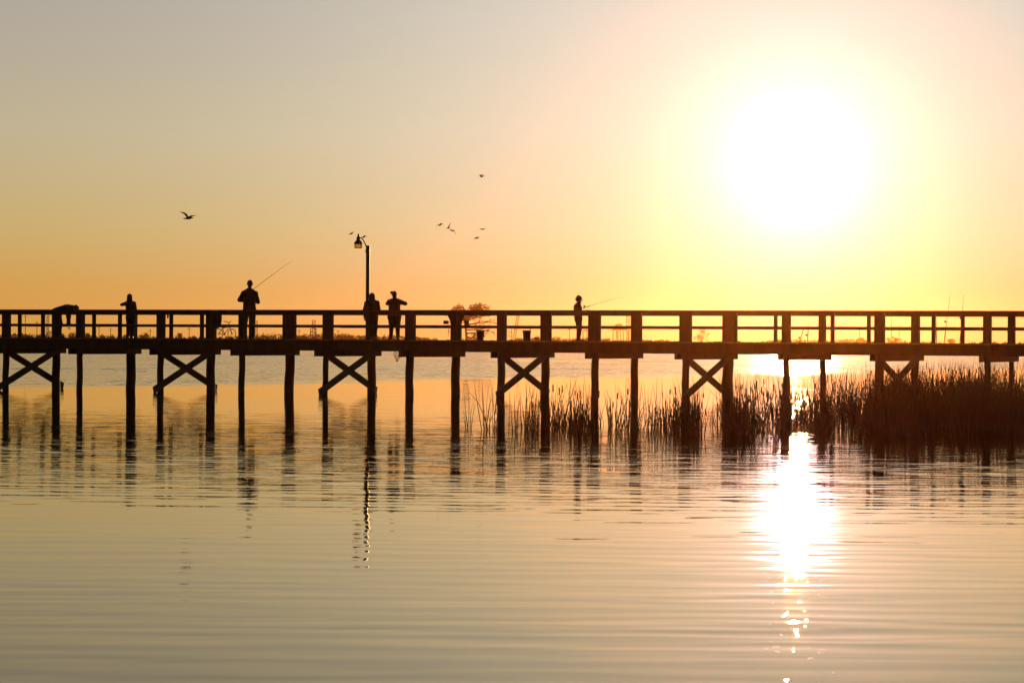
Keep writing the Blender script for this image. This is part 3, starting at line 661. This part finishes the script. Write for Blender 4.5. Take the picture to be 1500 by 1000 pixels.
def bicycle():
    s = 2.0; p = on(tof(330, s), s, DECK); t = empty('bicycle', p, R(38), label='small bicycle with upswept handlebar parked on the deck behind the tall man', cat='bicycle'); r = .15
    a, b = (-.24, 0, r+.012), (.24, 0, r+.012)
    for c in (a, b):
        w = MB().torus(c, (0, 1, 0), r, .012, 28, 6).build('wheel', mat('rubber', (.02, .02, .02), .9), t)
        m = MB()
        for k in range(12): an = k*math.pi/6; m.tube([c, (c[0]+r*math.cos(an), 0, c[2]+r*math.sin(an))], .0022, 4)
        m.tube([(c[0], -.03, c[2]), (c[0], .03, c[2])], .012, 6); m.build('spokes', steel, w)
    m = MB(); bb = (-.03, 0, .15); st = (-.10, 0, .33); hd = (.16, 0, .38)
    for u, v in ((a, bb), (a, st), (bb, st), (bb, hd), (st, hd), (hd, b), (hd, (.145, 0, .43))): m.tube([u, v], .011, 6)
    m.build('frame', mat('red_paint', (.12, .015, .01), .4), t)
    m = MB(); m.tube([(.145, 0, .43), (.12, 0, .50)], .012, 6); m.tube([(.08, -.2, .55), (.12, -.1, .53), (.125, 0, .505), (.12, .1, .53), (.08, .2, .55)], .011, 6); m.build('handlebar', darkm, t)
    m = MB(); m.ball((-.11, 0, .37), (.1, .045, .025)); m.tube([(-.1, 0, .33), (-.1, 0, .37)], .01, 6); m.build('saddle', darkm, t, True)
    m = MB()
    for sd in (-1, 1): m.tube([(-.03, 0, .15), (-.03, sd*.06, .15)], .007, 5); m.tube([(-.03, sd*.06, .15), (-.03+sd*.06, sd*.06, .12)], .007, 5); m.box((-.03+sd*.06, sd*.09, .12), (.025, 0, 0), (0, .03, 0), (0, 0, .008))
    m.build('pedal', darkm, t)
bicycle()
def clamp(x, y, label, s):
    Yc = on(tof(x, s), s).y; p = P(x, y, Yc); t = empty('rod_holder', p, label=label, cat='rod holder')
    MB().tube([(0, 0, -.06), (.01, 0, .07)], .028, 10).build('tube', darkm, t); MB().torus((0, 0, -.02), (0, 0, 1), .034, .007, 12, 5).build('clamp', steel, t)
clamp(245.5, 463, 'small rod holder clamped under the top rail left of the bicycle', -.12)
clamp(1407, 464.5, 'small rod holder clamped to the thin post behind the leaning rods', W-.14)
def landing_net():
    s = W+.25; t0 = tof(582, s); p = on(t0, s, 0); Y = p.y; t = empty('landing_net', P(582, 517, Y), label='pale round landing net hanging just below the deck between two piles', cat='landing net')
    MB().torus((0, 0, .02), (0, 0, 1), .12, .006, 20, 5).build('hoop', steel, t)
    m = MB()
    for k in range(14):
        a = k*math.pi/7; m.tube([(.12*math.cos(a), .12*math.sin(a), .02), (.10*math.cos(a+.15), .10*math.sin(a+.15), -.10), (.05*math.cos(a+.3), .05*math.sin(a+.3), -.19), (0, 0, -.22)], .0035, 4)
    for z, r_ in ((-.03, .118), (-.09, .105), (-.14, .08), (-.18, .055)): m.torus((0, 0, z), (0, 0, 1), r_, .0035, 16, 4)
    m.build('mesh', mat('net_cord', (.5, .4, .15), .8), t); MB().ball((0, 0, -.235), (.035, .035, .025)).build('weight', darkm, t, True)
    m = MB()
    for a in (0, 2.1, 4.2): m.tube([(.12*math.cos(a), .12*math.sin(a), .02), (.0, -.05, .26)], .003, 4)
    m.build('cord', darkm, t)
landing_net()

# ------------------------------------------------------------------ birds
def bird(x, y, Y, span, left, right, label, group=None, body=.5, dirx=1, thick=1.0):
    """left/right: wing outlines as (outward, up) fractions of span, root to tip"""
    p = P(x, y, Y); t = empty('bird', p, label=label, cat='bird', group=group); bm_ = mat('dark_plumage', (.02, .018, .016), .8)
    m = MB(); L = span*.42*body
    m.tube([(-dirx*L*.62, 0, -.01*span), (-dirx*L*.4, 0, 0), (-dirx*L*.05, 0, .0), (dirx*L*.3, 0, .01*span), (dirx*L*.48, 0, .03*span), (dirx*L*.6, 0, .03*span), (dirx*L*.78, 0, .015*span)],
        [span*.012, span*.03, span*.055, span*.045, span*.032, span*.026, span*.004], 8)
    for sd, w in ((-1, left), (1, right)):
        pts = [Vector((0, .0, .01*span))]+[Vector((sd*a*span, span*.04*i, b*span)) for i, (a, b) in enumerate(w)]
        ch = [.22, .20, .14, .07, .01][:len(pts)]
        if len(pts) < 5: ch = [.20, .16, .08, .01]
        vs = []; fs = []
        for q, c in zip(pts, ch):
            for o, z in ((-c*.5, 0), (0, .10), (c*.5, 0), (0, -.10)): vs.append(q+Vector((o*span*.55, -o*span*.7, (z*c-o*.35*sd)*span*thick)))
        for i in range(len(pts)-1):
            for k in range(4): fs.append((i*4+k, i*4+(k+1) % 4, (i+1)*4+(k+1) % 4, (i+1)*4+k))
        fs.append((0, 1, 2, 3)); fs.append(tuple((len(pts)-1)*4+k for k in (3, 2, 1, 0))); m.add(vs, fs)
    m.fuse('body', bm_, t, span*.007, 0)
    return t
bird(274, 320, 85, .56, [(.06, .16), (.2, .28), (.36, .33), (.47, .345)], [(.08, .06), (.2, .13), (.34, .15), (.47, .17)], 'large gull with upswept wings gliding alone over the left of the pier', body=.95, thick=1.5)
dn = [(.12, .10), (.26, .08), (.38, -.08), (.43, -.28)]; up_ = [(.15, .08), (.3, .12), (.42, .08), (.5, .0)]
for x, y, l, r_, lab in ((704, 259, dn, [(.12, .10), (.24, .08), (.34, -.04), (.37, -.16)], 'highest small bird, alone above the rest of the flock'),
    (643, 330, [(.14, .02), (.28, -.02), (.4, -.14), (.45, -.25)], [(.12, .08), (.28, .1), (.4, .05), (.46, -.05)], 'small bird leading the flock at its left end'),
    (655.5, 334, [(.1, 0), (.16, -.02), (.22, -.02)], [(.12, .14), (.22, .26), (.3, .32)], 'small bird with one raised wing touching its neighbour'),
    (662, 338, [(.15, .05), (.3, .08), (.45, .06)], [(.12, .0), (.2, -.08), (.3, -.2), (.32, -.3)], 'small bird with a drooping wing, lower of the touching pair'),
    (705.5, 336, [(.14, .02), (.28, .0), (.42, -.02)], [(.14, .02), (.28, .05), (.42, .02)], 'small bird with flat wings, upper of the right pair'),
    (697, 349, [(.12, .02), (.24, -.05), (.36, -.16), (.4, -.22)], [(.12, .06), (.25, .06), (.36, -.04), (.4, -.16)], 'small bird with arched wings, lower of the right pair'),
    (513, 342.5, [(.14, .0), (.28, -.06), (.42, -.18)], [(.14, .06), (.28, .1), (.4, .12)], 'small bird just left of the lamp hood'),
    (531.5, 347.5, [(.12, .02), (.2, -.06), (.26, -.16)], [(.12, .08), (.24, .08), (.34, -.02), (.38, -.14)], 'small arched bird just above the lamp arm')):
    bird(x, y, 230, 1.02, [(a*.8, b*1.4) for a, b in l], [(a*.8, b*1.4) for a, b in r_], lab, group='flock of small birds', body=.5, thick=1.0, dirx=-1 if x > 690 else 1)

# ------------------------------------------------------------------ reeds
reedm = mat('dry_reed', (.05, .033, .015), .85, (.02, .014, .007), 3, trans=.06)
def stems(xyhl, width=.009):
    """xyhl: rows of x, y, height, lean_x, lean_y, bend ; tapered three-sided blades"""
    a = np.asarray(xyhl, float); n = len(a); ks = np.array([0, .3, .6, .85, 1.0]); wk = np.array([1, .95, .75, .4, .08])
    V = np.zeros((n, 5, 3, 3)); ang = rng.uniform(0, 2*np.pi, n)
    for i, (k, w) in enumerate(zip(ks, wk)):
        cx = a[:, 0]+a[:, 3]*k*a[:, 2]+a[:, 5]*k**3*np.cos(ang); cy = a[:, 1]+a[:, 4]*k*a[:, 2]+a[:, 5]*k**3*np.sin(ang)
        cz = -.12+(a[:, 2]+.12)*k-np.abs(a[:, 5])*k**4*.5
        wd = a[:, 6]*w
        for j in range(3):
            q = ang+j*2.094; V[:, i, j, 0] = cx+wd*np.cos(q); V[:, i, j, 1] = cy+wd*np.sin(q)*.8; V[:, i, j, 2] = cz
    base = (np.arange(n)*15)[:, None]; F_ = []
    for i in range(4):
        for j in range(3):
            p, q = i*3+j, i*3+(j+1) % 3; F_.append(np.concatenate([base+p, base+q, base+q+3, base+p+3], 1))
    return V.reshape(-1, 3), np.stack(F_, 1).reshape(-1, 4)
def heads(rows):
    vs = []; fs = []
    m = MB()
    for x, y, z, r_, L in rows: m.tube([(x, y, z), (x, y, z+.02), (x, y, z+L-.02), (x, y, z+L)], [r_*.4, r_, r_, r_*.4], 5)
    return np.array(m.v), m.f
def front(u): return 2.2*math.sin(u*.031)+1.6*math.sin(u*.083+1)+1.0*math.sin(u*.21+2)
def reed_rows(n, u0, u1, d0, d1, h, hs, tall=.12, th=(1.15, 1.45), clump=0, lean=.10, w=(.005, .010)):
    out = []; cl = [(rng.uniform(u0, u1), rng.uniform(d0, d1)) for _ in range(clump)] if clump else None
    for i in range(n):
        if cl and rng.random() < .85:
            cu, cd = cl[rng.integers(len(cl))]; u = cu+rng.normal()*7; d = cd+rng.normal()*.7
        else: u, d = rng.uniform(u0, u1), rng.uniform(d0, d1)
        if u > 300 and d < 55+front(u) and rng.random() > .12: d += 5
        hh = h+rng.normal()*hs+.08*math.sin(u*.05)+.05*math.sin(u*.17+d*.3); hh = hh if rng.random() > tall else rng.uniform(*th)
        bend = rng.normal()*.06 if rng.random() > .2 else rng.normal()*.3
        out.append((u*d/F, d, max(.25, hh), rng.normal()*lean*(2.2 if rng.random() < .22 else 1), rng.normal()*lean, bend, rng.uniform(*w)))
    return out
rows = []
rows += reed_rows(430, 60, 250, 52, 60, .48, .13, .20, (.7, 1.05), clump=20)
rows += reed_rows(400, 240, 350, 51, 64, .52, .14, .18, (.85, 1.2), clump=16)
rows += reed_rows(560, 330, 460, 51, 66, .50, .15, .28, (.8, 1.2), clump=26, lean=.14)
rows += reed_rows(1200, 440, 610, 51.5, 74, .50, .17, .25, (.85, 1.3), clump=44, lean=.15)
rows += reed_rows(700, 520, 620, 51.5, 78, .62, .16, .25, (.9, 1.3), lean=.15)
rows += reed_rows(1100, 560, 700, 51.5, 80, .6, .16, .22, (.9, 1.3), clump=20, lean=.16)
rows += [q for q in reed_rows(6700, 560, 980, 51.5, 84, .62, .17, .20, (.95, 1.38), lean=.16) if rng.random() < min(1, (q[0]*F/q[1]-560)/110)]
v, f = stems(rows)
hr = [(r_[0]+r_[3]*r_[2]*.8, r_[1], r_[2]*.72, .013, rng.uniform(.1, .17)) for r_ in rows if rng.random() < .07]
hv, hf_ = heads(hr); n0 = len(v)
me = bpy.data.meshes.new('reeds'); me.from_pydata(np.concatenate([v, hv]).tolist(), [], f.tolist()+[tuple(i+n0 for i in q) for q in hf_]); me.update()
ro = link('reeds', me, reedm); ro.location.z = WZ
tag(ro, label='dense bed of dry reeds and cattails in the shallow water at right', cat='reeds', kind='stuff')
def clump(u, d, n, h, tall, spread, label):
    t = []
    for i in range(n):
        b = rng.normal()*.10 if rng.random() < .6 else rng.normal()*.3
        hh = rng.uniform(*tall) if rng.random() < .45 else h*rng.uniform(.6, 1.1)
        t.append((rng.normal()*spread, rng.normal()*spread, hh, rng.normal()*.12, rng.normal()*.1, b, rng.uniform(.005, .010)))
    v, f = stems(t); o = np_mesh('reed_clump', v, f, reedm); o.location = (u*d/F, d, WZ); tag(o, label=label, cat='reeds')
clump(-64, 56, 9, .45, (.5, .85), .06, 'sparse little tuft of reed stems furthest left, standing by itself in the water')
clump(-30, 55, 22, .6, (.8, 1.05), .10, 'tuft of tall curving reeds just left of the cross-braced piles')
clump(5, 54, 8, .5, (.6, .95), .06, 'few thin reed stems between the cross-braced piles, left one')
clump(28, 56, 34, .62, (.7, 1.05), .12, 'thick upright reed clump between the cross-braced piles, right one')
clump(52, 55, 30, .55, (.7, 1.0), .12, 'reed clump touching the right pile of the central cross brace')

# ------------------------------------------------------------------ haze volume, added to imitate the amber veil of lens flare
def haze():
    m = MB(); m.box((0, 735, 7.5), (1010, 0, 0), (0, 785, 0), (0, 0, 9.5))
    mt = bpy.data.materials.new('flare_haze'); mt.use_nodes = True; nt = mt.node_tree; nt.nodes.remove(nt.nodes['Principled BSDF'])
    v = nt.nodes.new('ShaderNodeVolumePrincipled'); v.inputs['Color'].default_value = (1, .34, .07, 1); v.inputs['Density'].default_value = HAZE; v.inputs['Anisotropy'].default_value = .95
    nt.links.new(v.outputs[0], nt.nodes['Material Output'].inputs['Volume']); o = m.build('haze', mt); tag(o, kind='stuff', label='warm haze over the lake, added to imitate lens veiling flare', cat='haze')
    mt.cycles.homogeneous_volume = True
HAZE = 4.2e-5
haze()
